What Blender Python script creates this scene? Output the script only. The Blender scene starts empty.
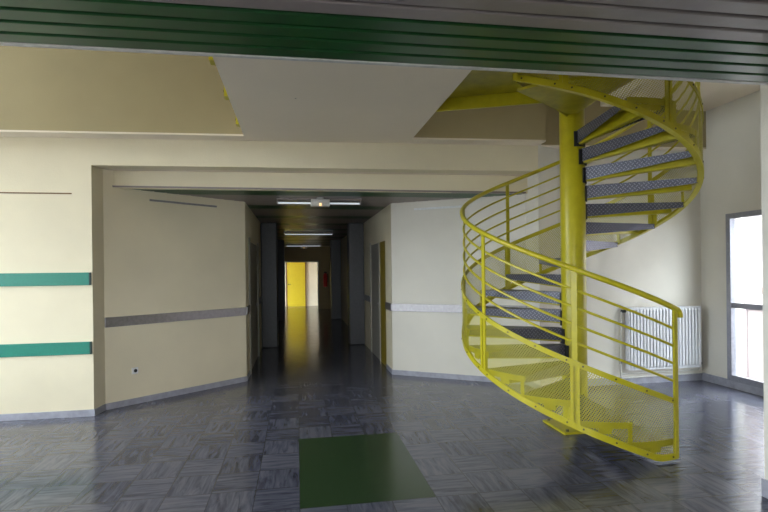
import bpy, math, random
from math import sin, cos, pi, radians as rad
from mathutils import Vector, Matrix
random.seed(4)
scene = bpy.context.scene
COL = scene.collection

# ------------------------------------------------------------------ nodes
class NT:
    def __init__(s, name):
        s.m = bpy.data.materials.new(name); s.m.use_nodes = True
        s.t = s.m.node_tree; s.n = s.t.nodes; s.l = s.t.links
        s.b = s.n['Principled BSDF']; s.out = s.n['Material Output']
    def new(s, typ, **kw):
        n = s.n.new(typ)
        for k, v in kw.items(): setattr(n, k, v)
        return n
    def put(s, sock, v):
        if hasattr(v, 'links') or isinstance(v, bpy.types.NodeSocket): s.l.new(v, sock)
        else: sock.default_value = v
    def math(s, op, a, b=None, c=None, clamp=False):
        n = s.new('ShaderNodeMath', operation=op, use_clamp=clamp)
        s.put(n.inputs[0], a)
        if b is not None: s.put(n.inputs[1], b)
        if c is not None: s.put(n.inputs[2], c)
        return n.outputs[0]
    def mix(s, f, a, b, blend='MIX'):
        n = s.new('ShaderNodeMix', data_type='RGBA', blend_type=blend)
        s.put(n.inputs[0], f); s.put(n.inputs[6], a); s.put(n.inputs[7], b)
        return n.outputs[2]
    def noise(s, vec, scale, detail=4, rough=.55, dist=0):
        n = s.new('ShaderNodeTexNoise'); s.l.new(vec, n.inputs['Vector'])
        n.inputs['Scale'].default_value = scale; n.inputs['Detail'].default_value = detail
        n.inputs['Roughness'].default_value = rough; n.inputs['Distortion'].default_value = dist
        return n.outputs[0]
    def ramp(s, f, stops):
        n = s.new('ShaderNodeValToRGB'); s.l.new(f, n.inputs[0])
        e = n.color_ramp.elements
        while len(e) < len(stops): e.new(.5)
        for i, (p, c) in enumerate(stops): e[i].position = p; e[i].color = c
        return n.outputs[0]
    def coord(s, which='Object'):
        return s.new('ShaderNodeTexCoord').outputs[which]
    def xyz(s, v):
        n = s.new('ShaderNodeSeparateXYZ'); s.l.new(v, n.inputs[0]); return n.outputs
    def comb(s, x, y, z):
        n = s.new('ShaderNodeCombineXYZ'); s.put(n.inputs[0], x); s.put(n.inputs[1], y); s.put(n.inputs[2], z)
        return n.outputs[0]
    def bump(s, h, strength=.3, dist=.01):
        n = s.new('ShaderNodeBump'); s.l.new(h, n.inputs['Height'])
        n.inputs['Strength'].default_value = strength; n.inputs['Distance'].default_value = dist
        s.l.new(n.outputs[0], s.b.inputs['Normal'])

def lin(r, g, b):
    f = lambda c: (c/255/12.92) if c/255 <= .04045 else ((c/255+.055)/1.055)**2.4
    return (f(r), f(g), f(b), 1)

def simple(name, col, rough=.5, metal=0, var=.06, scale=30, bump=0, spec=.5):
    t = NT(name); c = t.coord()
    n = t.noise(c, scale)
    dark = tuple(x*(1-var*2) for x in col[:3])+(1,); lite = tuple(min(1, x*(1+var)) for x in col[:3])+(1,)
    t.l.new(t.ramp(n, [(.3, dark), (.7, lite)]), t.b.inputs['Base Color'])
    t.b.inputs['Roughness'].default_value = rough; t.b.inputs['Metallic'].default_value = metal
    t.b.inputs['Specular IOR Level'].default_value = spec
    if bump: t.bump(n, bump, .002)
    return t.m

def wall_mat(name, col, stain=.1):
    t = NT(name); c = t.coord()
    big = t.noise(c, 1.1, 3); fine = t.noise(c, 75, 3, .6); streak = t.noise(c, 9, 4)
    base = t.mix(t.ramp(big, [(.35, (0, 0, 0, 1)), (.75, (1, 1, 1, 1))]), col, tuple(x*(1-stain) for x in col[:3])+(1,))
    base = t.mix(t.math('MULTIPLY', streak, .12), base, tuple(x*.75 for x in col[:3])+(1,))
    # small scuffs
    v = t.new('ShaderNodeTexVoronoi'); t.l.new(c, v.inputs['Vector']); v.inputs['Scale'].default_value = 1.7
    spot = t.math('LESS_THAN', v.outputs['Distance'], .016)
    base = t.mix(t.math('MULTIPLY', spot, .7), base, (.06, .05, .04, 1))
    t.l.new(base, t.b.inputs['Base Color'])
    t.b.inputs['Roughness'].default_value = .62; t.b.inputs['Specular IOR Level'].default_value = .25
    t.bump(fine, .45, .004)
    return t.m

M = {}
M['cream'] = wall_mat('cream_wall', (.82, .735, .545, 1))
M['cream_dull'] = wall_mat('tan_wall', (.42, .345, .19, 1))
M['white_wall'] = wall_mat('offwhite_wall', (.76, .72, .64, 1))
M['soffit'] = wall_mat('soffit', (.86, .76, .62, 1), .04)
M['skirting'] = simple('skirting', (.36, .36, .42, 1), .4, var=.1, scale=12)
M['teal'] = simple('teal_band', lin(20, 128, 108), .35, var=.05, scale=40)
M['tealdark'] = simple('teal_end', lin(20, 50, 45), .5)
M['alu'] = simple('brushed_alu', (.33, .31, .32, 1), .38, .75, var=.08, scale=25)
M['brown'] = simple('brown_strip', lin(120, 90, 55), .6)
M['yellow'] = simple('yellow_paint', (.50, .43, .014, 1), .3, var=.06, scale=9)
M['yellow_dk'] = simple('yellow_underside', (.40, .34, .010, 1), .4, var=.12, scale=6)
M['bolt'] = simple('bolt_steel', (.10, .09, .03, 1), .45, .3)
M['rad'] = simple('radiator_enamel', (.68, .68, .70, 1), .3, var=.02)
M['pipe'] = simple('pipe_paint', (.62, .60, .55, 1), .4)
M['darkrub'] = simple('dark_rubber', (.02, .02, .02, 1), .6)
M['frame'] = simple('grey_alu_frame', (.30, .30, .34, 1), .35, .3)
M['pilaster'] = simple('grey_pilaster', (.065, .065, .07, 1), .45, var=.08)
M['doorgrey'] = simple('grey_door', (.30, .28, .24, 1), .5)
M['doorolive'] = simple('olive_door', (.26, .19, .01, 1), .45)
M['dooryellow'] = simple('yellow_door', (.66, .50, .02, 1), .4, var=.05)
M['greenslat'] = simple('green_slat', lin(26, 76, 32), .32, .0, var=.06, scale=7)
M['greyslat'] = simple('grey_slat', lin(140, 130, 126), .35, .0, var=.06, scale=7)
M['black'] = simple('void_black', (.008, .008, .008, 1), .8)
M['trimw'] = simple('white_trim', (.62, .60, .56, 1), .4)
M['plastic'] = simple('white_plastic', (.8, .8, .8, 1), .35)
M['red'] = simple('red_enamel', (.5, .012, .01, 1), .3)
M['concrete'] = simple('outside_paving', (.42, .40, .38, 1), .8, var=.15, scale=3)
M['facade'] = simple('pale_render', (.42, .36, .37, 1), .8, var=.03, scale=2)
M['facade2'] = simple('pink_render', (.17, .11, .10, 1), .8, var=.03, scale=2)
M['winglass'] = simple('far_glass', (.10, .14, .2, 1), .08)

def glass():
    t = NT('clear_glass'); tr = t.new('ShaderNodeBsdfTransparent'); gl = t.new('ShaderNodeBsdfGlossy')
    gl.inputs['Roughness'].default_value = .02; tr.inputs[0].default_value = (.94, .96, .96, 1)
    lw = t.new('ShaderNodeLayerWeight'); lw.inputs[0].default_value = .5
    fr = t.math('ADD', .03, t.math('MULTIPLY', t.math('POWER', lw.outputs['Facing'], 5), .85))
    mx = t.new('ShaderNodeMixShader'); t.l.new(fr, mx.inputs[0]); t.l.new(tr.outputs[0], mx.inputs[1]); t.l.new(gl.outputs[0], mx.inputs[2])
    t.l.new(mx.outputs[0], t.out.inputs[0]); return t.m
M['glass'] = glass()

def emis(name, col, st):
    t = NT(name); t.b.inputs['Base Color'].default_value = (.8, .8, .8, 1)
    t.b.inputs['Emission Color'].default_value = col; t.b.inputs['Emission Strength'].default_value = st
    n = t.noise(t.coord(), 5); return t.m
M['tube'] = emis('lamp_tube', (.80, .90, 1, 1), .16)
M['amber'] = emis('amber_led', (1, .55, .15, 1), .5)
M['warmlamp'] = emis('warm_lamp', (1, .80, .45, 1), .6)

TX, TY = .325, .3725
def floor_mat():
    t = NT('vinyl_tiles'); c = t.coord(); X, Y, Z = t.xyz(c)
    u = t.math('DIVIDE', X, TX); v = t.math('DIVIDE', t.math('SUBTRACT', Y, 3.59), TY)
    iu = t.math('FLOOR', u); iv = t.math('FLOOR', v)
    par = t.math('PINGPONG', t.math('ADD', iu, iv), 1)          # 0 / 1
    fu = t.math('SUBTRACT', u, iu); fv = t.math('SUBTRACT', v, iv)
    offx = t.math('MULTIPLY', iu, 7.31); offy = t.math('MULTIPLY', iv, 3.77)
    a = t.comb(t.math('ADD', t.math('MULTIPLY', X, 24), offy), t.math('ADD', t.math('MULTIPLY', Y, 3.2), offx), t.math('ADD', offx, offy))
    b = t.comb(t.math('ADD', t.math('MULTIPLY', X, 3.2), offy), t.math('ADD', t.math('MULTIPLY', Y, 24), offx), t.math('ADD', offx, offy))
    vec = t.new('ShaderNodeMix', data_type='VECTOR'); t.l.new(par, vec.inputs[0]); t.l.new(a, vec.inputs[4]); t.l.new(b, vec.inputs[5])
    st = t.noise(vec.outputs[1], 1.0, 5, .6, .7)
    wn = t.new('ShaderNodeTexWhiteNoise', noise_dimensions='2D'); t.l.new(t.comb(iu, iv, 0), wn.inputs['Vector'])
    tone = wn.outputs['Value']
    s2 = t.math('ADD', st, t.math('MULTIPLY', t.math('SUBTRACT', tone, .5), .16))
    col = t.ramp(s2, [(.24, (.020, .022, .042, 1)), (.40, (.060, .063, .096, 1)), (.50, (.094, .098, .138, 1)), (.64, (.138, .140, .182, 1))])
    blot = t.noise(c, .9, 3)
    col = t.mix(t.math('MULTIPLY', blot, .35), col, (.09, .09, .10, 1))
    e = .012
    gap = t.math('MAXIMUM', t.math('LESS_THAN', t.math('MINIMUM', fu, t.math('SUBTRACT', 1, fu)), e),
                 t.math('LESS_THAN', t.math('MINIMUM', fv, t.math('SUBTRACT', 1, fv)), e))
    col = t.mix(t.math('MULTIPLY', gap, .6), col, (.03, .03, .035, 1))
    # green inlay, 3 x 4 tiles
    g = t.math('MULTIPLY', t.math('MULTIPLY', t.math('GREATER_THAN', u, 0), t.math('LESS_THAN', u, 3)),
               t.math('MULTIPLY', t.math('GREATER_THAN', v, 0), t.math('LESS_THAN', v, 4)))
    gc = t.mix(t.noise(c, 14, 4), (.022, .046, .020, 1), (.036, .066, .028, 1))
    gc = t.mix(t.math('MULTIPLY', gap, .35), gc, (.01, .025, .01, 1))
    col = t.mix(g, col, gc)
    t.l.new(col, t.b.inputs['Base Color'])
    rg = t.math('ADD', .10, t.math('MULTIPLY', t.noise(c, 5, 4), .16))
    t.l.new(rg, t.b.inputs['Roughness'])
    h = t.math('SUBTRACT', t.math('MULTIPLY', t.noise(c, 4, 2), .8), t.math('MULTIPLY', gap, .1))
    t.bump(h, .035, .01)
    t.b.inputs['Specular IOR Level'].default_value = .5
    return t.m
M['floor'] = floor_mat()

def perforated():
    t = NT('perforated_yellow_sheet'); uv = t.coord('UV'); U, V, _ = t.xyz(uv)
    p = .0195; q = p*math.sqrt(3)
    def cell(du, dv):
        a = t.math('SUBTRACT', t.math('FRACT', t.math('ADD', t.math('DIVIDE', U, p), du)), .5)
        b = t.math('SUBTRACT', t.math('FRACT', t.math('ADD', t.math('DIVIDE', V, q), dv)), .5)
        a = t.math('MULTIPLY', a, p); b = t.math('MULTIPLY', b, q)
        return t.math('SQRT', t.math('ADD', t.math('MULTIPLY', a, a), t.math('MULTIPLY', b, b)))
    d = t.math('MINIMUM', cell(0, 0), cell(.5, .5))
    hole = t.math('LESS_THAN', d, .0074)
    n = t.noise(t.coord(), 8)
    t.l.new(t.ramp(n, [(.3, (.42, .37, .025, 1)), (.7, (.50, .44, .025, 1))]), t.b.inputs['Base Color'])
    t.b.inputs['Roughness'].default_value = .35
    t.l.new(t.math('SUBTRACT', 1, hole), t.b.inputs['Alpha'])
    return t.m
M['perf'] = perforated()

def checker():
    t = NT('checker_plate'); uv = t.coord('UV'); U, V, _ = t.xyz(uv)
    s = 1/.042
    a = t.math('MULTIPLY', t.math('ADD', U, V), s); b = t.math('MULTIPLY', t.math('SUBTRACT', U, V), s)
    fa = t.math('ABSOLUTE', t.math('SUBTRACT', t.math('FRACT', a), .5)); fb = t.math('ABSOLUTE', t.math('SUBTRACT', t.math('FRACT', b), .5))
    par = t.math('PINGPONG', t.math('ADD', t.math('FLOOR', a), t.math('FLOOR', b)), 1)
    l1 = t.math('MULTIPLY', t.math('LESS_THAN', fa, .13), t.math('LESS_THAN', fb, .38))
    l2 = t.math('MULTIPLY', t.math('LESS_THAN', fb, .13), t.math('LESS_THAN', fa, .38))
    k = t.math('ADD', t.math('MULTIPLY', l1, par), t.math('MULTIPLY', l2, t.math('SUBTRACT', 1, par)))
    n = t.noise(t.coord(), 20)
    base = t.ramp(n, [(.3, (.080, .083, .110, 1)), (.7, (.125, .128, .160, 1))])
    t.l.new(t.mix(k, base, (.28, .28, .34, 1)), t.b.inputs['Base Color'])
    t.b.inputs['Roughness'].default_value = .38; t.b.inputs['Metallic'].default_value = .35
    t.bump(k, .6, .004)
    return t.m
M['checker'] = checker()

# ------------------------------------------------------------------ geometry helpers
class MB:
    def __init__(s): s.v = []; s.f = []; s.uv = {}; s.mi = []
    def quad(s, idx, uv=None, mi=0):
        s.f.append(tuple(idx)); s.mi.append(mi)
        if uv: s.uv[len(s.f)-1] = uv
    def add(s, pts): b = len(s.v); s.v += [tuple(p) for p in pts]; return b
    def box(s, x0, y0, z0, x1, y1, z1, mi=0):
        b = s.add([(x0,y0,z0),(x1,y0,z0),(x1,y1,z0),(x0,y1,z0),(x0,y0,z1),(x1,y0,z1),(x1,y1,z1),(x0,y1,z1)])
        for q in ((0,3,2,1),(4,5,6,7),(0,1,5,4),(1,2,6,5),(2,3,7,6),(3,0,4,7)): s.quad([b+i for i in q], mi=mi)
        return s
    def hexa(s, low, high, mi=0):          # low/high: four corners each, same order
        b = s.add(list(low)+list(high)); n = len(low)
        s.quad([b+i for i in reversed(range(n))], mi=mi); s.quad([b+n+i for i in range(n)], mi=mi)
        for i in range(n): j = (i+1) % n; s.quad((b+i, b+j, b+n+j, b+n+i), mi=mi)
        return s
    def prism(s, pts, z0, z1, mi=0):
        return s.hexa([(x, y, z0) for x, y in pts], [(x, y, z1) for x, y in pts], mi)
    def tube(s, pts, r, n=10, cap=True, mi=0, r2=None):
        pts = [Vector(p) for p in pts]; base = len(s.v); prev = None
        for i, p in enumerate(pts):
            d = (pts[min(i+1, len(pts)-1)] - pts[max(i-1, 0)]).normalized()
            if prev is None:
                a = Vector((0, 0, 1)) if abs(d.z) < .9 else Vector((1, 0, 0))
                n1 = d.cross(a).normalized()
            else: n1 = (prev - d*prev.dot(d)).normalized()
            n2 = d.cross(n1); prev = n1
            rr = r if r2 is None else r+(r2-r)*i/(len(pts)-1)
            s.add([p+(n1*cos(2*pi*k/n)+n2*sin(2*pi*k/n))*rr for k in range(n)])
        for i in range(len(pts)-1):
            for k in range(n):
                a = base+i*n+k; b = base+i*n+(k+1) % n
                s.quad((a, b, b+n, a+n), mi=mi)
        if cap:
            s.quad([base+k for k in reversed(range(n))], mi=mi); s.quad([base+(len(pts)-1)*n+k for k in range(n)], mi=mi)
        return s
    def lathe(s, prof, c=(0, 0, 0), n=32, mi=0):
        base = len(s.v)
        for r, z in prof: s.add([(c[0]+r*cos(2*pi*k/n), c[1]+r*sin(2*pi*k/n), c[2]+z) for k in range(n)])
        for i in range(len(prof)-1):
            for k in range(n):
                a = base+i*n+k; b = base+i*n+(k+1) % n; s.quad((a, b, b+n, a+n), mi=mi)
        s.quad([base+k for k in reversed(range(n))], mi=mi); s.quad([base+(len(prof)-1)*n+k for k in range(n)], mi=mi)
        return s
    def build(s, name, mats, parent=None, smooth=False, bevel=0, label=None, kind=None):
        me = bpy.data.meshes.new(name); me.from_pydata(s.v, [], s.f)
        if not isinstance(mats, (list, tuple)): mats = [mats]
        for m in mats: me.materials.append(m)
        for p, i in zip(me.polygons, s.mi): p.material_index = i; p.use_smooth = smooth
        if s.uv:
            uvl = me.uv_layers.new(name='UVMap')
            for fi, p in enumerate(me.polygons):
                if fi in s.uv:
                    for li, uv in zip(p.loop_indices, s.uv[fi]): uvl.data[li].uv = uv
        me.update()
        o = bpy.data.objects.new(name, me); COL.objects.link(o)
        if bevel:
            b = o.modifiers.new('bevel', 'BEVEL'); b.width = bevel; b.segments = 2; b.limit_method = 'ANGLE'
        if smooth:
            try: me.set_sharp_from_angle(angle=rad(40))
            except Exception: pass
        if parent: o.parent = parent
        if label: o['label'] = label
        if kind: o['kind'] = kind
        return o
def struct(name, mb, m, **kw): return mb.build(name, m, kind='structure', **kw)
def tag(o, label, cat, group=None):
    o['label'] = label; o['category'] = cat
    if group: o['group'] = group
    return o
def empty(name, loc, label, cat, group=None, rz=0):
    o = bpy.data.objects.new(name, None); COL.objects.link(o); o.location = loc; o.rotation_euler.z = rz
    o.empty_display_size = .1
    return tag(o, label, cat, group)
def bx(x0, y0, z0, x1, y1, z1): return MB().box(x0, y0, z0, x1, y1, z1)

# ------------------------------------------------------------------ main measures
YW = 6.394                    # plane of the left wall and of the radiator wall
XJ, XJR = -2.34, 3.20         # ends of the recess
HB = lambda x: 2.925+.008*x   # underside of first beam
HC = lambda x: 3.250+.014*x   # underside of the upper slab
HSC = 2.70
HS = 2.68                     # slatted ceilings
XL, XR = -.77, 1.47           # corridor
YC = 7.93
YR = 6.54                     # radiator wall
XW = 5.79                     # right wall
XLW, YB = -5.6, -3.2          # left wall, back wall
ZT = 6.2

# ------------------------------------------------------------------ floor
struct('floor', bx(XLW-.3, YB-.3, -.2, 6.0, 26.0, 0), M['floor'])

# ------------------------------------------------------------------ walls
struct('wall_front', bx(XLW, YW, 0, XJ-.0, YW+.24, 3.4), M['cream'])
o = MB()
o.prism([(XJ, YW+.24), (-2.30, YW+.24), (XL, YC), (XL, YC+.02), (XJ, YC+.02)], 0, 3.05)
struct('wall_front', o, M['cream'])
o = MB().prism([(XR, YC+.03), (XR, YC), (XJR, 6.79), (XJR, YC+.03)], 0, 3.05)
struct('wall_front', o, M['white_wall'])
struct('wall_front', MB().prism([(XJR, YW), (XJR+.35, YR), (XW+.25, YR), (XW+.25, YC+.03), (XJR, YC+.03)], 0, 3.4), M['white_wall'])
# beam over the recess, and the set-back second beam
o = MB().hexa([(XJ,YW,HB(XJ)),(XJR,YW,HB(XJR)),(XJR,YW+.21,HB(XJR)),(XJ,YW+.21,HB(XJ))], [(XJ,YW,3.4),(XJR,YW,3.4),(XJR,YW+.21,3.4),(XJ,YW+.21,3.4)])
struct('wall_front', o, M['cream'])
x0, x1 = -2.30, XJR
o = MB().hexa([(x0,6.72,HSC-.005),(x1,6.72,HSC+.005),(x1,6.80,HSC+.005),(x0,6.80,HSC-.005)], [(x0,6.72,2.99),(x1,6.72,2.99),(x1,6.80,2.99),(x0,6.80,2.99)])
struct('wall_front', o, M['cream'])
o = MB().hexa([(XJ,YW+.21,HB(XJ)),(XJR,YW+.21,HB(XJR)),(XJR,6.72,HB(XJR)),(XJ,6.72,HB(XJ))], [(XJ,YW+.21,3.0),(XJR,YW+.21,3.0),(XJR,6.72,3.0),(XJ,6.72,3.0)])
struct('ceiling', o, M['soffit'])
struct('ceiling', bx(XJ, 6.72, 3.0, XJR, 8.4, 3.1), M['soffit'])
# corridor
DOOR_L = (8.5, 10.2); DOOR_R = (8.5, 10.2)
YE = 22.3
for side, X, D in (('left', XL, DOOR_L), ('right', XR, DOOR_R)):
    s = -1 if side == 'left' else 1
    xa, xb = sorted((X, X+s*.25))
    o = MB().box(xa, YC, 0, xb, D[0], 3.0); o.box(xa, D[1], 0, xb, YE+.2, 3.0); o.box(xa, D[0], 2.15, xb, D[1], 3.0)
    struct('wall_'+side, o, M['cream'])
    for yp in (11.25, 17.4):
        xa, xb = sorted((X, X-s*.34))
        struct('pilaster', bx(xa, yp, 0, xb, yp+.42, HSC), M['pilaster'], bevel=.02)
# corridor end with a doorway into a lit lobby
E0, E1, EH = -.57, .92, 2.08
o = MB().box(XL-.2, YE, 0, E0, YE+.15, 3.0); o.box(E1, YE, 0, XR+.2, YE+.15, 3.0); o.box(E0, YE, EH, E1, YE+.15, 3.0)
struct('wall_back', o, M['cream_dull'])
o = MB(); f = .05
o.box(E0, YE-.02, 0, E0+f, YE+.17, EH); o.box(E1-f, YE-.02, 0, E1, YE+.17, EH); o.box(E0+f, YE-.02, EH-f, E1-f, YE+.17, EH)
struct('trim_1', o, M['trimw'])
struct('wall_back', bx(-2.5, 24.3, 0, 2.5, 24.45, 2.8), M['cream'])
struct('wall_left', bx(-2.5, YE+.15, 0, -2.4, 24.3, 2.8), M['cream'])
struct('wall_right', bx(2.4, YE+.15, 0, 2.5, 24.3, 2.8), M['cream'])
struct('ceiling', bx(-2.5, YE+.15, 2.5, 2.5, 24.3, 2.6), M['soffit'])
d = bx(-.47, 24.22, 0, .36, 24.29, 2.10).build('door_1', M['dooryellow'], kind='structure')
MB().box(-.42, 24.14, 1.02, -.30, 24.17, 1.04).box(-.42, 24.16, 1.00, -.39, 24.22, 1.06).build('door_handle', M['darkrub'], d)
MB().box(-.53, 24.2, 0, -.47, 24.3, 2.16).box(.36, 24.2, 0, .42, 24.3, 2.16).box(-.47, 24.2, 2.10, .36, 24.3, 2.16).build('door_frame', M['brown'], d)
lob = empty('ceiling_lamp', (.1, 23.2, 2.5), 'small warm ceiling lamp lighting the far lobby behind the corridor doorway', 'lamp')
MB().lathe([(.18, -.06), (.2, -.03), (.2, 0)]).build('lamp_shade', M['warmlamp'], lob, smooth=True)

# doors in the corridor sides
d = bx(XR+.004, DOOR_R[0], 0, XR+.05, 9.12, 2.15).build('door_2', M['doorolive'], kind='structure')
d = bx(XR+.004, 9.12, 0, XR+.05, DOOR_R[1], 2.15).build('door_3', M['doorgrey'], kind='structure')
MB().box(XR-.02, 9.20, 1.02, XR+.0, 9.34, 1.04).box(XR-.01, 9.20, 1.0, XR+.03, 9.23, 1.06).build('door_handle', M['alu'], d)
MB().box(XR-.015, 9.10, 0, XR+.004, 9.16, 2.15).box(XR-.015, DOOR_R[1], 0, XR+.0, DOOR_R[1]+.05, 2.2).build('door_frame', M['doorgrey'], d)
d = bx(XL-.05, DOOR_L[0], 0, XL-.004, DOOR_L[1], 2.15).build('door_4', M['doorgrey'], kind='structure')
MB().box(XL, 9.9, 1.02, XL+.02, 10.05, 1.04).box(XL-.03, 10.02, 1.0, XL+.01, 10.05, 1.06).build('door_handle', M['alu'], d)
MB().box(XL-.03, DOOR_L[0]-.06, 0, XL+.025, DOOR_L[0], 2.2).box(XL-.03, DOOR_L[1], 0, XL+.025, DOOR_L[1]+.06, 2.2).build('door_frame', M['doorgrey'], d)

# ------------------------------------------------------------------ right wall with glazed door
WY0, WY1, WZ1 = 3.72, 6.08, 2.36
o = MB().box(XW, WY1, 0, XW+.25, YR+.1, ZT); o.box(XW, 3.1, WZ1, XW+.25, WY1, ZT); o.box(XW, 3.1, 0, XW+.25, WY0, WZ1)
o.box(XW, WY0, 0, XW+.25, WY1, .10)
struct('wall_right', o, M['white_wall'])
def glazed(name, y0, y1, z0, z1, x, ztr, t=.07, out=1):
    w = MB()
    w.box(x, y0, z0, x+.08, y0+t, z1); w.box(x, y1-t, z0, x+.08, y1, z1)
    w.box(x, y0+t, z1-t, x+.08, y1-t, z1); w.box(x, y0+t, z0, x+.08, y1-t, z0+t*1.1)
    fr = w.build(name, M['frame'], kind='structure')
    ym = [y0+t+ (y1-y0-2*t)*i/2 for i in range(3)]
    MB().box(x+.005, ym[1]-.045, z0+t, x+.075, ym[1]+.045, z1-t).build('mullion', M['frame'], fr)
    MB().box(x+.01, y0+t, ztr-.035, x+.07, ym[1]-.045, ztr+.035).box(x+.01, ym[1]+.045, ztr-.035, x+.07, y1-t, ztr+.035).build('transom', M['frame'], fr)
    for a, b in ((ym[0], ym[1]-.045), (ym[1]+.045, ym[2])):
        MB().box(x+.035, a, z0+t, x+.043, b, ztr-.035).build('pane', M['glass'], fr)
        MB().box(x+.035, a, ztr+.035, x+.043, b, z1-t).build('pane', M['glass'], fr)
    return fr
glazed('window_1', WY0, WY1, .10, WZ1, XW-.02, 1.12)

# pier at the right edge of the view
struct('wall_right', bx(3.275, 2.75, 0, XW+.25, 3.14, ZT), M['white_wall'])
struct('wall_right', bx(XW, YB, 0, XW+.25, 2.75, 3.0), M['white_wall'])
struct('baseboard_right', MB().box(3.26, 2.735, 0, XW, 2.75, .13).box(3.26, 2.75, 0, 3.275, 3.155, .13), M['skirting'], bevel=.004)

# ------------------------------------------------------------------ left and back walls with daylight windows (out of view)
wins = [(-1.0, .4), (.9, 2.4), (2.8, 4.3), (4.7, 6.1)]
o = MB(); z0, z1 = .75, 2.95
prev = YB
for a, b in wins:
    o.box(XLW-.25, prev, 0, XLW, a, ZT); o.box(XLW-.25, a, 0, XLW, b, z0); o.box(XLW-.25, a, z1, XLW, b, 3.7); o.box(XLW-.25, a, 5.6, XLW, b, ZT); prev = b
o.box(XLW-.25, prev, 0, XLW, YW+.2, ZT)
struct('wall_left', o, M['cream'])
for i, (a, b) in enumerate(wins[1:]): glazed('window_%d' % (i+7), a, b, 3.7, 5.6, XLW-.15, 5.0, .05)  # upper row is invented, added out of view to brighten the void wall
for i, (a, b) in enumerate(wins): glazed('window_%d' % (i+2), a, b, z0, z1, XLW-.15, 2.2, .05)
bwin = [(-4.6, -2.4), (-1.6, .6)]
o = MB(); prev = XLW
for a, b in bwin:
    o.box(prev, YB-.25, 0, a, YB, 3.0); o.box(a, YB-.25, 0, b, YB, .9); o.box(a, YB-.25, 2.4, b, YB, 3.0); prev = b
o.box(prev, YB-.25, 0, XW+.25, YB, 3.0)
struct('wall_back', o, M['cream'])

# ------------------------------------------------------------------ near slatted ceiling
P = .11
def slats(ya, yb, xa, xb, z, green):
    o = MB(); y = yb
    while y > ya:
        g = green(y-P/2); y0 = y-P+.012
        # each slat: shallow tray with rounded lower edges
        prof = [(y0, z+.02), (y0+.003, z+.004), (y0+.009, z), (y-.009, z), (y-.003, z+.004), (y, z+.02)]
        b = o.add([(xa, p[0], p[1]) for p in prof]+[(xb, p[0], p[1]) for p in prof]); n = len(prof)
        for i in range(n-1): o.quad((b+i, b+i+1, b+n+i+1, b+n+i), mi=0 if g else 1)
        y -= P
    o.box(xa, ya, z+.02, xb, yb, z+.05, mi=2)
    return o
def tilt(o):
    o.v = [(x, y+.025-.012*x, z) for x, y, z in o.v]; return o
struct('ceiling', tilt(slats(YB, 2.475, XLW, XW, HS, lambda y: y > 2.475-4*P)), [M['greenslat'], M['greyslat'], M['black']])
struct('trim_2', tilt(bx(XLW, 2.475, HS-.004, XW, 2.50, HS+.06)), M['trimw'])
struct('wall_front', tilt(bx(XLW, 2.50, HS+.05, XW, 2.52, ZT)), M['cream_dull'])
# corridor slatted ceiling
def cg(y): return ((y-6.80) % 1.54) < .40
pts = slats(6.80, 6.80+141*P, XL-1.6, XR+1.7, HSC+.003, cg)
pts.box(XL-1.6, 6.80, HSC+.05, XR+1.7, 22.28, HSC+.06, mi=2)
struct('ceiling', pts, [M['greenslat'], M['greyslat'], M['black']])

# ------------------------------------------------------------------ void: upper wall, walkway slab, high ceiling
YU = 6.17
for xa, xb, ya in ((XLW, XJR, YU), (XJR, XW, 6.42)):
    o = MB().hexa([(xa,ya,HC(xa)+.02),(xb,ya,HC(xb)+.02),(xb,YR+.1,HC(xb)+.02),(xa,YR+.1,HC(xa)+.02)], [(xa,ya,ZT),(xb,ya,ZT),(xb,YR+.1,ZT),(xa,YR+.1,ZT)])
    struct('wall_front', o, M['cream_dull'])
    o = MB().hexa([(xa,ya,HC(xa)),(xb,ya,HC(xb)),(xb,YR+.1,HC(xb)),(xa,YR+.1,HC(xa))], [(xa,ya,HC(xa)+.02),(xb,ya,HC(xb)+.02),(xb,YR+.1,HC(xb)+.02),(xa,YR+.1,HC(xa)+.02)])
    struct('ceiling', o, M['soffit'])
wx0, wx1 = -.60, 1.42
o = MB().hexa([(wx0,2.66,HC(wx0)),(wx1,2.66,HC(wx1)),(wx1,YU+.01,HC(wx1)),(wx0,YU+.01,HC(wx0))], [(wx0,2.66,3.44),(wx1,2.66,3.44),(wx1,YU+.01,3.44),(wx0,YU+.01,3.44)])
struct('ceiling', o, M['soffit'])
struct('ceiling', MB().prism([(4.14,2.52),(XW,2.52),(XW,6.42),(4.14,6.42)], 3.87, 3.97), M['soffit'])
struct('ceiling', bx(XLW-.25, 2.5, ZT, XW+.25, YW+.3, ZT+.15), M['soffit'])
for i, yy in enumerate((4.02, 4.83, 5.72)):
    e = empty('bracket', (wx0, yy, 3.25), 'small yellow bracket on the left edge of the walkway slab, '+('nearest','middle','farthest')[i]+' of three', 'bracket', 'yellow brackets on the slab edge')
    e['label'] = ['small yellow bracket on the slab edge, right beneath the green ceiling band', 'small yellow bracket halfway along the slab edge', 'small yellow bracket on the slab edge, nearest the cream beam'][i]
    MB().box(-.035, -.05, -.012, -.0, .06, .09).build('plate', M['yellow'], e)
    MB().tube([(-.045, 0, .05), (-.03, 0, .05)], .012, 6).build('bolt', M['bolt'], e)

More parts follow.
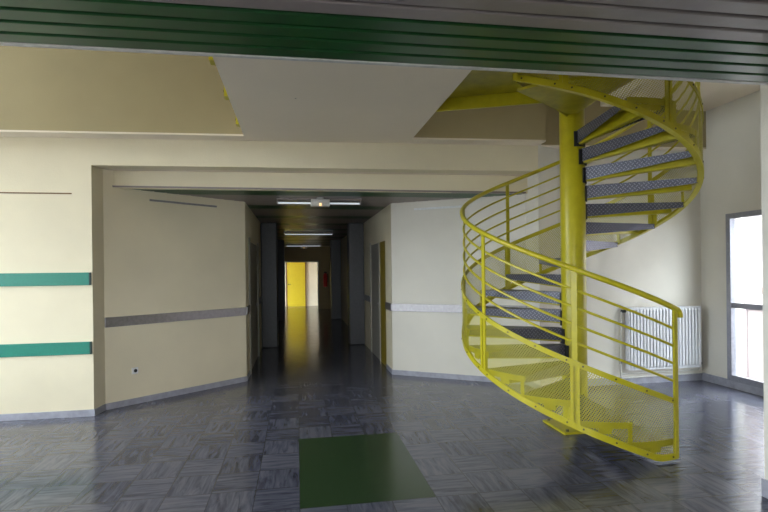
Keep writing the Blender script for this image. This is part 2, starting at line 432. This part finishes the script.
# ------------------------------------------------------------------ skirtings
def wallstrip(p, q, off, z0, z1, thick=None):
    p = Vector(p); q = Vector(q); d = (q-p).normalized(); n = Vector((d.y, -d.x))   # n points to the right of p->q
    t = off
    a, b = p+n*t, q+n*t
    return MB().prism([(p.x, p.y), (a.x, a.y), (b.x, b.y), (q.x, q.y)], z0, z1)
struct('baseboard_front', wallstrip((XLW, YW), (XJ+.012, YW), .014, 0, .075), M['skirting'])
struct('baseboard_front', wallstrip((XJ, YW), (-2.30, YW+.24), .012, 0, .075), M['skirting'])
struct('baseboard_front', wallstrip((-2.30, YW+.24), (XL, YC), .014, 0, .075), M['skirting'])
struct('baseboard_left', wallstrip((XL, YC), (XL, DOOR_L[0]-.06), .012, 0, .075), M['skirting'])
struct('baseboard_right', wallstrip((XR, DOOR_R[0]-.05), (XR, YC), .012, 0, .075), M['skirting'])
struct('baseboard_front', wallstrip((XR, YC), (XJR, 6.79), .014, 0, .075), M['skirting'])
struct('baseboard_front', wallstrip((XJR, 6.79), (XJR, YW), .012, 0, .075), M['skirting'])
struct('baseboard_front', wallstrip((XJR+.35, YR), (XW, YR), .014, 0, .10), M['skirting'])
struct('baseboard_right', wallstrip((XW, YR), (XW, WY1), .014, 0, .11), M['skirting'])
struct('baseboard_right', wallstrip((XW, WY1), (XW, WY0), .012, 0, .10), M['skirting'])
# jamb return: slightly splayed piece between left wall and oblique wall
struct('wall_front', MB().prism([(XJ-.05, YW+.002), (XJ, YW+.002), (-2.30, YW+.24), (XJ-.05, YW+.24)], 0, 2.98), M['cream'])

# ------------------------------------------------------------------ bands on the walls
def band(p, q, z0, z1, name, mat, label, cat, t=.022, endcap=None):
    o = wallstrip(p, q, t, z0, z1).build(name, mat, bevel=.003); tag(o, label, cat)
    return o
b = band((XLW, YW), (-2.372, YW), 1.515, 1.662, 'wall_band', M['teal'], 'upper teal green protective band on the bright left wall', 'wall rail', .022)
bx(-2.371, YW-.024, 1.515, -2.352, YW-.001, 1.662).build('end_cap', M['tealdark'], b)
b = band((XLW, YW), (-2.372, YW), .718, .862, 'wall_band', M['teal'], 'lower teal green protective band on the bright left wall', 'wall rail', .022)
bx(-2.371, YW-.024, .718, -2.352, YW-.001, .862).build('end_cap', M['tealdark'], b)
def lerp(p, q, t): return (p[0]+(q[0]-p[0])*t, p[1]+(q[1]-p[1])*t)
OL0, OL1 = (-2.30, YW+.24), (XL, YC); OR0, OR1 = (XR, YC), (XJR, 6.79)
band(OL0, lerp(OL0, OL1, 1.0), .995, 1.115, 'wall_band', M['alu'], 'grey metal protective band on the angled wall left of the corridor', 'wall rail')
band(OR0, lerp(OR0, OR1, 1.0), 1.0, 1.12, 'wall_band', M['alu'], 'shiny metal protective band on the angled wall behind the yellow stair', 'wall rail')
band((XR, DOOR_R[0]-.06), (XR, YC), 1.0, 1.12, 'wall_band', M['alu'], 'short metal band piece around the right corner of the corridor mouth', 'wall rail')
band((XL, YC), (XL, DOOR_L[0]-.07), 1.0, 1.12, 'wall_band', M['alu'], 'short metal band piece around the left corner of the corridor mouth', 'wall rail')
band((XR, 11.2), (XR, DOOR_R[1]+.01), 1.0, 1.12, 'wall_band', M['alu'], 'metal band inside the corridor on the right, beyond the grey door', 'wall rail')
band((XL, DOOR_L[1]+.07), (XL, 11.2), 1.0, 1.12, 'wall_band', M['alu'], 'metal band inside the corridor on the left, beyond the door', 'wall rail')
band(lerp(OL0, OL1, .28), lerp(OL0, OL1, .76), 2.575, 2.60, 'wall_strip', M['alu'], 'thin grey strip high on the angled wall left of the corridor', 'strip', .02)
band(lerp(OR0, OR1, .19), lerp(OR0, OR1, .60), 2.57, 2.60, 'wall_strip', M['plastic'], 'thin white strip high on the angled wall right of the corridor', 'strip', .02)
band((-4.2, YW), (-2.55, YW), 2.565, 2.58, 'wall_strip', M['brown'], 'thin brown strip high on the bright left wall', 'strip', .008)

# power socket on the angled left wall
dx, dy = OL1[0]-OL0[0], OL1[1]-OL0[1]; ang = math.atan2(dy, dx)
sp = lerp(OL0, OL1, .175)
so = empty('power_socket', (sp[0], sp[1], .42), 'small white wall socket low on the angled wall left of the corridor', 'socket', rz=ang)
bx(-.04, -.012, -.04, .04, 0, .04).build('cover', M['plastic'], so, bevel=.004)
MB().tube([(0.005, -.014, 0), (0.005, -.0115, 0)], .022, 16).build('insert', M['darkrub'], so)

# ------------------------------------------------------------------ ceiling lights
def batten(y, xa, xb, label):
    e = empty('ceiling_light', ((xa+xb)/2, y, HSC), label, 'light', 'fluorescent ceiling lights in the corridor'); h = (xb-xa)/2
    MB().box(-h, -.022, -.018, h, .022, .004).build('housing', M['greyslat'], e, bevel=.004)
    MB().tube([(-h+.02, 0, -.064), (h-.02, 0, -.064)], .013, 10).build('tube', M['tube'], e, smooth=True)
    for s in (-1, 1): MB().box(s*(h-.02)-.01, -.014, -.08, s*(h-.02)+.01, .014, -.016).build('lamp_holder', M['greyslat'], e)
    return e
batten(7.5, -.29, .95, 'slim fluorescent ceiling light nearest the corridor mouth, behind the exit light')
batten(13.9, -.34, .97, 'slim fluorescent ceiling light midway down the dark corridor')
batten(20.4, -.43, .94, 'slim fluorescent ceiling light nearest the far lit doorway')
def emergency(x, y, label):
    e = empty('emergency_light', (x, y, HSC+.004), label, 'light')
    MB().box(-.135, -.05, -.135, .135, .05, -.03).box(-.05, -.03, -.03, .05, .03, 0).build('housing', M['pipe'], e, bevel=.01)
    MB().box(-.115, -.055, -.122, .115, -.05, -.045).build('diffuser', M['trimw'], e)
    MB().box(-.015, -.06, -.13, .015, -.054, -.09).build('indicator', M['amber'], e)
emergency(.335, 7.36, 'white box shaped emergency light on the ceiling at the corridor mouth')
emergency(.28, 21.3, 'tiny emergency light on the ceiling above the far lit doorway')

# fire extinguisher far down
e = empty('fire_extinguisher', (1.19, 22.18, .95), 'red fire extinguisher hung beside the far lit doorway', 'fire extinguisher')
MB().lathe([(.05, 0), (.085, .02), (.085, .5), (.06, .57), (.03, .6)], n=20).build('cylinder', M['red'], e, smooth=True)
MB().box(-.05, -.02, .6, .06, .02, .66).build('valve', M['darkrub'], e)
MB().tube([(.05, 0, .62), (.11, -.01, .5), (.11, -.02, .2)], .012, 8).build('hose', M['darkrub'], e)

# ------------------------------------------------------------------ radiator
RX0, RX1, RZ0, RZ1 = 4.53, 5.67, .215, 1.085
rd = empty('radiator', ((RX0+RX1)/2, YR-.094, 0), 'white ribbed panel radiator on the wall behind the yellow stair', 'radiator')
w = RX1-RX0; h2 = w/2; N = 22
o = MB(); yb_ = .02
prof = []
for i in range(N):
    a = -h2+.015+(w-.03)*i/N; b_ = -h2+.015+(w-.03)*(i+1)/N; q = (b_-a)
    prof += [(a, -.030), (a+q*.18, -.030), (a+q*.30, -.039), (a+q*.88, -.039)]
prof += [(h2-.015, -.030)]
zz = [RZ0+.02, RZ0+.05, RZ1-.05, RZ1-.02]
base = len(o.v)
for j, z in enumerate(zz):
    o.add([(x, (y if j in (1, 2) else -.030), z) for x, y in prof])
n = len(prof)
for j in range(3):
    for i in range(n-1): o.quad((base+j*n+i, base+j*n+i+1, base+(j+1)*n+i+1, base+(j+1)*n+i))
o.box(-h2, -.030, RZ0, h2, -.018, RZ1)
o.build('front_panel', M['rad'], rd)
bx(-h2, .035, RZ0, h2, .05, RZ1).build('rear_panel', M['rad'], rd)
g = MB()
for i in range(40):
    x = -h2+.02+(w-.04)*i/39; g.box(x-.004, -.018, RZ1-.012, x+.004, .035, RZ1)
g.box(-h2, -.018, RZ0+.01, -h2+.004, .035, RZ1); g.box(h2-.004, -.018, RZ0+.01, h2, .035, RZ1)
g.build('top_grille', M['rad'], rd)
for s in (-1, 1): MB().box(s*.4-.02, .05, RZ0+.1, s*.4+.02, .093, RZ1-.1).build('bracket', M['rad'], rd)
MB().tube([(-h2-.0, .03, RZ1-.05), (-h2-.06, .03, RZ1-.05), (-h2-.075, .03, RZ1-.07), (-h2-.085, .03, .12), (-h2-.07, .03, .10), (h2+.10, .03, .12)], .009, 8).build('pipe', M['pipe'], rd, smooth=True)
MB().tube([(-h2-.05, .055, .155), (h2+.02, .055, .16), (h2+.05, .055, .20), (h2+.03, .055, .25), (h2-.0, .045, .255)], .009, 8).build('pipe', M['pipe'], rd, smooth=True)
MB().tube([(-h2-.01, .03, RZ1-.05), (-h2-.07, .03, RZ1-.05)], .02, 12).build('valve', M['darkrub'], rd, smooth=True)
MB().tube([(h2+.0, .045, .255), (h2+.06, .045, .255)], .022, 12).build('valve', M['darkrub'], rd, smooth=True)
MB().tube([(-h2-.085, .03, .30), (-h2-.085, .03, .34)], .017, 12).build('valve', M['alu'], rd, smooth=True)

# ------------------------------------------------------------------ SPIRAL STAIR
CX, CY, R = 2.883, 4.985, 1.171
MS = .4533
def zb(a): return -.115-MS*(a+1.2)
ZP, ZR = .581, 1.352
st = empty('spiral_staircase', (CX, CY, 0), 'bright yellow steel spiral staircase with perforated side panels and grey treads', 'staircase')
def cyl(r, a, z): return (r*cos(a), r*sin(a), z)
# newel and foot
MB().lathe([(.14, .02), (.14, .05), (.127, .055), (.127, 3.42), (.12, 3.44)], n=40).build('newel_post', M['yellow'], st, smooth=True)
bp = bx(-.30, -.32, 0, .18, .14, .022).build('base_plate', M['yellow'], st, bevel=.003)
for sx in (-1, 1):
    for sy in (-1, 1): MB().tube([(-.06+sx*.19, -.09+sy*.19, .022), (-.06+sx*.19, -.09+sy*.19, .042)], .016, 6).build('bolt', M['bolt'], bp)
A_START, A_END = rad(-76.2), rad(-504)
STEP = rad(24.0)
# treads
levels = [.18, .348, .516, .684, .852, 1.02]+[1.02+.1864*i for i in range(1, 12)]
fronts = [-75, -97, -119.5, -141.5, -163, -184.5, -208, -231.5, -255, -278.5, -302, -325.5, -349, -370, -391, -412, -433]
for zt, fa in zip(levels, fronts):
    af = rad(fa); ab = af-rad(24.5)
    ri, ro = .125, 1.135; n = 6
    o = MB()
    def arcpt(r, i, z): a = ab+(af-ab)*i/n; return (r*cos(a), r*sin(a), z)
    top = [arcpt(ri, i, zt) for i in range(n+1)]+[arcpt(ro, i, zt) for i in range(n+1)]
    b0 = o.add(top); b1 = o.add([(x, y, z-.006) for x, y, z in top])
    for i in range(n):
        a1, a2, c1, c2 = b0+i, b0+i+1, b0+n+2+i, b0+n+1+i
        q = (a1, c2, c1, a2)
        o.quad(q, uv=[(o.v[j][0], o.v[j][1]) for j in q])
        q2 = tuple(j-b0+b1 for j in reversed(q)); o.quad(q2, uv=[(o.v[j][0], o.v[j][1]) for j in q2], mi=1)
        q = (c2, c1, c1+b1-b0, c2+b1-b0); q = tuple(reversed(q)); o.quad(q, uv=[(0, 0)]*4)
    for a, sgn in ((ab, -1), (af, 1)):       # tapered folded edges
        tn = Vector((-sin(a), cos(a), 0))*sgn*-.005
        pi_ = Vector(cyl(ri, a, zt)); po = Vector(cyl(ro, a, zt))
        di, do = .135, .055
        low = [pi_-Vector((0, 0, di)), po-Vector((0, 0, do)), po-Vector((0, 0, do))+tn, pi_-Vector((0, 0, di))+tn]
        hi = [pi_, po, po+tn, pi_+tn]
        b = o.add(low+hi)
        uvo = [(ri, -di), (ro, -do), (ro, 0), (ri, 0)]
        o.quad((b, b+1, b+5, b+4), uv=uvo); o.quad((b+3, b+7, b+6, b+2), uv=[(ri, -di), (ri, 0), (ro, 0), (ro, -do)])
        o.quad((b, b+3, b+2, b+1), uv=[(ri, 0), (ri, .01), (ro, .01), (ro, 0)])
        o.quad((b+1, b+2, b+6, b+5), uv=[(0, 0)]*4)
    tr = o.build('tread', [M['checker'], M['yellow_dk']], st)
    am = af-rad(11)
    # yellow arm under the tread
    rv = Vector((cos(am), sin(am), 0)); tv = Vector((-sin(am), cos(am), 0))
    def ring(r, hw, z0, z1):
        p = rv*r
        return [p-tv*hw+Vector((0, 0, z0)), p+tv*hw+Vector((0, 0, z0)), p+tv*hw+Vector((0, 0, z1)), p-tv*hw+Vector((0, 0, z1))]
    o = MB(); b = o.add(ring(.12, .022, zt-.15, zt-.007)); b2 = o.add(ring(1.13, .045, zt-.09, zt-.007))
    for i in range(4): j = (i+1) % 4; o.quad((b+i, b2+i, b2+j, b+j))
    o.quad((b+3, b+2, b+1, b)); o.quad((b2, b2+1, b2+2, b2+3))
    o.build('support_arm', M['yellow'], tr, bevel=.006)
    # yellow angle along the outer end, with a strap down to the stringer at the front corner
    o = MB(); m = 6; b = len(o.v)
    for i in range(m+1):
        a = ab+(af-ab)*i/m
        o.add([cyl(1.128, a, zt-.048), cyl(1.138, a, zt-.048), cyl(1.138, a, zt+.004), cyl(1.128, a, zt+.004)])
    for i in range(m):
        for j in range(4): jj = (j+1) % 4; o.quad((b+i*4+j, b+(i+1)*4+j, b+(i+1)*4+jj, b+i*4+jj))
    o.quad((b, b+1, b+2, b+3)); o.quad((b+m*4+3, b+m*4+2, b+m*4+1, b+m*4))
    o.build('end_angle', M['yellow'], tr)
    o = MB(); c = af-.020; zs = max(zb(af)+.01, .03); w2 = .016
    rv2 = Vector((cos(c), sin(c), 0)); tv2 = Vector((-sin(c), cos(c), 0)); p1 = rv2*1.139
    q = [p1-tv2*w2, p1+tv2*w2, p1+tv2*w2+rv2*.012, p1-tv2*w2+rv2*.012]
    o.hexa([v+Vector((0, 0, zs)) for v in q], [v+Vector((0, 0, zt-.002)) for v in q])
    o.build('strap', M['yellow'], tr)
    # collar where the tread meets the newel
    o = MB(); ac0, ac1 = am-.5, am+.5; m = 8
    b = len(o.v)
    for i in range(m+1):
        a = ac0+(ac1-ac0)*i/m
        o.add([cyl(.128, a, zt-.165), cyl(.142, a, zt-.165), cyl(.142, a, zt-.01), cyl(.128, a, zt-.01)])
    for i in range(m):
        for j in range(4): jj = (j+1) % 4; o.quad((b+i*4+j, b+(i+1)*4+j, b+(i+1)*4+jj, b+i*4+jj))
    o.quad((b, b+1, b+2, b+3)); o.quad((b+m*4+3, b+m*4+2, b+m*4+1, b+m*4))
    o.build('collar', M['darkrub'], tr, smooth=False)

# helical strips
def helix_strip(o, r0, r1, zlo, zhi, a0, a1, n, uvon=False, clampz=None, mi=0):
    """solid strip between radii r0,r1 and heights zlo(a),zhi(a)"""
    base = len(o.v)
    for i in range(n+1):
        a = a0+(a1-a0)*i/n; lo, hi = zlo(a), zhi(a)
        o.add([cyl(r0, a, lo), cyl(r1, a, lo), cyl(r1, a, hi), cyl(r0, a, hi)])
    for i in range(n):
        a = a0+(a1-a0)*i/n; a2 = a0+(a1-a0)*(i+1)/n
        for j in range(4):
            jj = (j+1) % 4; q = (base+i*4+j, base+(i+1)*4+j, base+(i+1)*4+jj, base+i*4+jj)
            def uvf(ix, jx):
                aa = a if ix == 0 else a2; zz = zlo(aa) if jx in (0, 1) else zhi(aa)
                return (aa*r1, zz)
            o.quad(q, uv=[uvf(0, j), uvf(1, j), uvf(1, jj), uvf(0, jj)] if uvon else None, mi=mi)
    e = base+n*4
    o.quad((base, base+1, base+2, base+3), uv=[(0, 0)]*4 if uvon else None, mi=mi); o.quad((e+3, e+2, e+1, e), uv=[(0, 0)]*4 if uvon else None, mi=mi)
zlo = lambda a: max(zb(a), .025)
zpt = lambda a: zb(a)+ZP
# lower stringer: flat bar + inward flange
o = MB(); helix_strip(o, R-.004, R+.008, zlo, lambda a: max(zb(a)+.055, .075), A_START, A_END, 150)
helix_strip(o, R-.045, R-.004, zlo, lambda a: zlo(a)+.007, A_START, A_END, 150)
o.build('stringer', M['yellow'], st, smooth=True)
o = MB(); helix_strip(o, R-.003, R+.009, lambda a: zpt(a)-.048, zpt, A_START, A_END, 150)
o.build('top_bar', M['yellow'], st, smooth=True)
posts = [rad(v) for v in (-76.2, -120, -164.5, -210, -258, -302, -346, -392, -439.3, -483)]+[A_END]
for i in range(10):
    a0, a1 = posts[i], posts[i+1]; nseg = max(6, int(abs(a1-a0)/rad(2.6)))
    o = MB(); base = 0
    for j in range(nseg+1):
        a = a0+(a1-a0)*j/nseg; o.add([cyl(R+.001, a, max(zb(a)+.05, .07)), cyl(R+.001, a, zpt(a)-.04)])
    for j in range(nseg):
        a = a0+(a1-a0)*j/nseg; a2 = a0+(a1-a0)*(j+1)/nseg; q = (j*2, j*2+2, j*2+3, j*2+1)
        o.quad(q, uv=[(a*R, zb(a)+.05-zb(a)), (a2*R, .05), (a2*R, ZP-.04), (a*R, ZP-.04)])
    pn = o.build('perforated_panel', M['perf'], st, smooth=True)
    # vertical flat bars at both ends of each sheet
    for a_, s in ((a0, -1), (a1, 1)):
        c = a_+s*.021
        o = MB(); helix_strip(o, R-.002, R+.008, lambda a: max(zb(a)+.05, .07), lambda a: zpt(a)-.045, c-.011, c+.011, 2)
        o.build('edge_bar', M['yellow'], pn)
    nb = 3 if i < 9 else 1
    for j in range(nb+1):
        a = a0+(a1-a0)*(j+.25)/(nb+.5)
        for zz in (zpt(a)-.024, max(zb(a)+.03, .05)):
            MB().tube([cyl(R+.008, a, zz), cyl(R+.014, a, zz)], .0085, 6).build('bolt', M['bolt'], pn)
for i, a in enumerate(posts):
    o = MB(); t2 = .022/R
    ztop = zb(a)+ZR-.01
    rr0, rr1 = R-.016, R-.004
    if i == 0: rr0, rr1 = R-.02, R-.004
    tv = Vector((-sin(a), cos(a), 0)); rv = Vector((cos(a), sin(a), 0))
    z0_ = max(zb(a)+.008, .03)
    c = [rv*rr0-tv*.022, rv*rr0+tv*.022, rv*rr1+tv*.022, rv*rr1-tv*.022]
    o.hexa([v+Vector((0, 0, z0_)) for v in c], [v+Vector((0, 0, ztop)) for v in c])
    o.build('baluster', M['yellow'], st)
# handrail with a turned-down end
def helpts(r, dz, a0, a1, n): return [cyl(r, a0+(a1-a0)*i/n, zb(a0+(a1-a0)*i/n)+dz) for i in range(n+1)]
ph = helpts(R-.01, ZR, A_START+rad(.5), A_END, 150)
p0 = Vector(ph[0]); dd = (p0-Vector(ph[1])).normalized()
end = [p0+dd*.055+Vector((0, 0, -.055)), p0+dd*.053+Vector((0, 0, -.03)), p0+dd*.042+Vector((0, 0, -.01)), p0+dd*.02]
MB().tube(end+ph, .024, 12).build('handrail', M['yellow'], st, smooth=True)
for dz in (.150, .300, .448, .596):
    MB().tube(helpts(R-.024, ZP+dz, A_START, A_END, 150), .0115, 8).build('midrail', M['yellow'], st, smooth=True)
# landing: yellow deck plate, gusset under its edge, channel towards the walkway
o = MB()
L = lambda x, y: (x-CX, y-CY)
ex, ey = (R-.01)*cos(A_END), (R-.01)*sin(A_END)
o.prism([L(1.425, 3.55), L(1.78, 3.55), (ex, ey), (.0, -.10), L(2.62, 4.62), L(1.425, 5.13)], 3.40, 3.45)
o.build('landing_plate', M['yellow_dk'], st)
o = MB(); rv = Vector((cos(A_END), sin(A_END), 0)); tv = Vector((-sin(A_END), cos(A_END), 0))
pi_, po = rv*.12, rv*1.15
o.hexa([pi_+Vector((0,0,3.22)), po+Vector((0,0,3.315)), po+tv*.012+Vector((0,0,3.315)), pi_+tv*.012+Vector((0,0,3.22))],
       [pi_+Vector((0,0,3.40)), po+Vector((0,0,3.40)), po+tv*.012+Vector((0,0,3.40)), pi_+tv*.012+Vector((0,0,3.40))])
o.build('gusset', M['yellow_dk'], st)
o = MB(); a_, b_ = Vector(L(1.43, 5.08)), Vector(L(2.66, 4.56)); d = (b_-a_).normalized(); nn = Vector((d.y, -d.x))
def ch(off0, off1, z0, z1):
    c = [a_+nn*off0, b_+nn*off0, b_+nn*off1, a_+nn*off1]
    o.hexa([(v.x, v.y, z0) for v in c], [(v.x, v.y, z1) for v in c])
ch(0, .008, 3.285, 3.40); ch(-.05, 0, 3.285, 3.293); ch(.0, .02, 3.27, 3.285)
o.build('channel_beam', M['yellow'], st)
# sheet sector linking last tread and landing (underside seen from below)
o = MB(); n = 8; aa0, aa1 = rad(-11)+(0-4)*STEP-2*pi+rad(11.5), A_END
pts = [(.12*cos(aa0), .12*sin(aa0))]+[(1.13*cos(aa0+(aa1-aa0)*i/n), 1.13*sin(aa0+(aa1-aa0)*i/n)) for i in range(n+1)]+[(.12*cos(aa1), .12*sin(aa1))]
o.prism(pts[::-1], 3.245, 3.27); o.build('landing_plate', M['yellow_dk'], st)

# ------------------------------------------------------------------ outside
tag(bx(-60, -60, -.6, 60, 60, -.25).build('ground', M['concrete']), 'pale paved ground outside the glazed door', 'ground')
bpy.data.objects['ground']['kind'] = 'structure'
bd = empty('building', (34, 20, -.25), 'pale rendered building seen through the glazed door', 'building')
def wb(x0, y0, z0, x1, y1, z1): return bx(x0-34, y0-20, z0+.25, x1-34, y1-20, z1+.25)
wb(30, -20, -.25, 40, 70, 11).build('wall', M['facade'], bd)
wb(29.7, -20, -1.3+1.2, 30, 70, .25).build('ledge', M['facade2'], bd)
wb(29.2, -20, 11, 40, 70, 11.4).build('roof', M['facade2'], bd)
for i in range(14):
    for zz in (1.9, 5.4, 8.2):
        y = 8+i*3.1
        wf = wb(29.94, y, zz, 30.0, y+1.7, zz+1.5).build('window', M['plastic'], bd)
        mb = wb(29.9, y+.12, zz+.12, 29.94, y+.8, zz+1.38); mb.box(29.9-34, y+.9-20, zz+.37, 29.94-34, y+1.58-20, zz+1.63); mb.build('pane', M['winglass'], wf)
# loggia outside the door
pr = empty('loggia', (7.6, 7.2, -.25), 'pale pink rendered loggia with pier, lintel and parapet right outside the glazed door', 'loggia')
def lb(x0, y0, z0, x1, y1, z1): return bx(x0-7.6, y0-7.2, z0+.25, x1-7.6, y1-7.2, z1+.25)
lb(7.5, 7.50, -.25, 7.8, 8.3, 3.1).build('pier', M['facade'], pr)
lb(7.5, 2.0, 2.66, 7.8, 8.3, 3.1).build('lintel', M['facade2'], pr)
lb(7.52, 2.0, -.25, 7.75, 7.50, .92).build('parapet', M['facade'], pr)
lb(7.48, 2.0, .92, 7.79, 7.50, .98).build('coping', M['facade2'], pr)
# ------------------------------------------------------------------ light
w = bpy.data.worlds.new('World'); scene.world = w; w.use_nodes = True
bg = w.node_tree.nodes['Background']; bg.inputs[0].default_value = (.86, .93, 1.0, 1); bg.inputs[1].default_value = 5.0
def portal(loc, rot, sx, sy):
    l = bpy.data.lights.new('portal', 'AREA'); l.shape = 'RECTANGLE'; l.size = sx; l.size_y = sy; l.cycles.is_portal = True
    o = bpy.data.objects.new('portal', l); o.location = loc; o.rotation_euler = rot; COL.objects.link(o)
for a, b in wins: portal((XLW-.27, (a+b)/2, (z0+z1)/2), (0, rad(-90), 0), z1-z0, b-a)
for a, b in wins[1:]: portal((XLW-.27, (a+b)/2, 4.65), (0, rad(-90), 0), 1.9, b-a)  # sky portals for the added upper openings
for a, b in bwin: portal(((a+b)/2, YB-.27, 1.65), (rad(90), 0, 0), b-a, 1.5)
portal((XW+.27, (WY0+WY1)/2, 1.2), (0, rad(90), 0), 2.2, WY1-WY0)
def area(name, loc, rot, sx, sy, power, col):
    l = bpy.data.lights.new(name, 'AREA'); l.shape = 'RECTANGLE'; l.size = sx; l.size_y = sy; l.energy = power; l.color = col
    o = bpy.data.objects.new(name, l); o.location = loc; o.rotation_euler = rot; COL.objects.link(o)
area('lobby_lamp', (.1, 23.2, 2.42), (0, 0, 0), .35, .35, 1.1, (1, .80, .42))

# ------------------------------------------------------------------ camera
yaw, pitch, roll, f, sy = 0.16844, -0.000226, -0.011485, 510.03, 14.194
fw = Vector((sin(yaw)*cos(pitch), cos(yaw)*cos(pitch), sin(pitch)))
r0 = Vector((cos(yaw), -sin(yaw), 0)); u0 = r0.cross(fw)
r_ = r0*cos(roll)+u0*sin(roll); u_ = -r0*sin(roll)+u0*cos(roll)
cam = bpy.data.cameras.new('camera'); co = bpy.data.objects.new('camera', cam); COL.objects.link(co)
cam.sensor_width = 36; cam.sensor_fit = 'HORIZONTAL'; cam.lens = f/768*36; cam.shift_y = sy/768; cam.clip_start = .05
mt = Matrix(((r_.x, u_.x, -fw.x, 0), (r_.y, u_.y, -fw.y, 0), (r_.z, u_.z, -fw.z, 1.65), (0, 0, 0, 1)))
co.matrix_world = mt
scene.camera = co
vs = scene.view_settings
vs.view_transform = 'Standard'; vs.look = 'None'; vs.gamma = 1; vs.use_curve_mapping = False
vs.exposure = 1.7
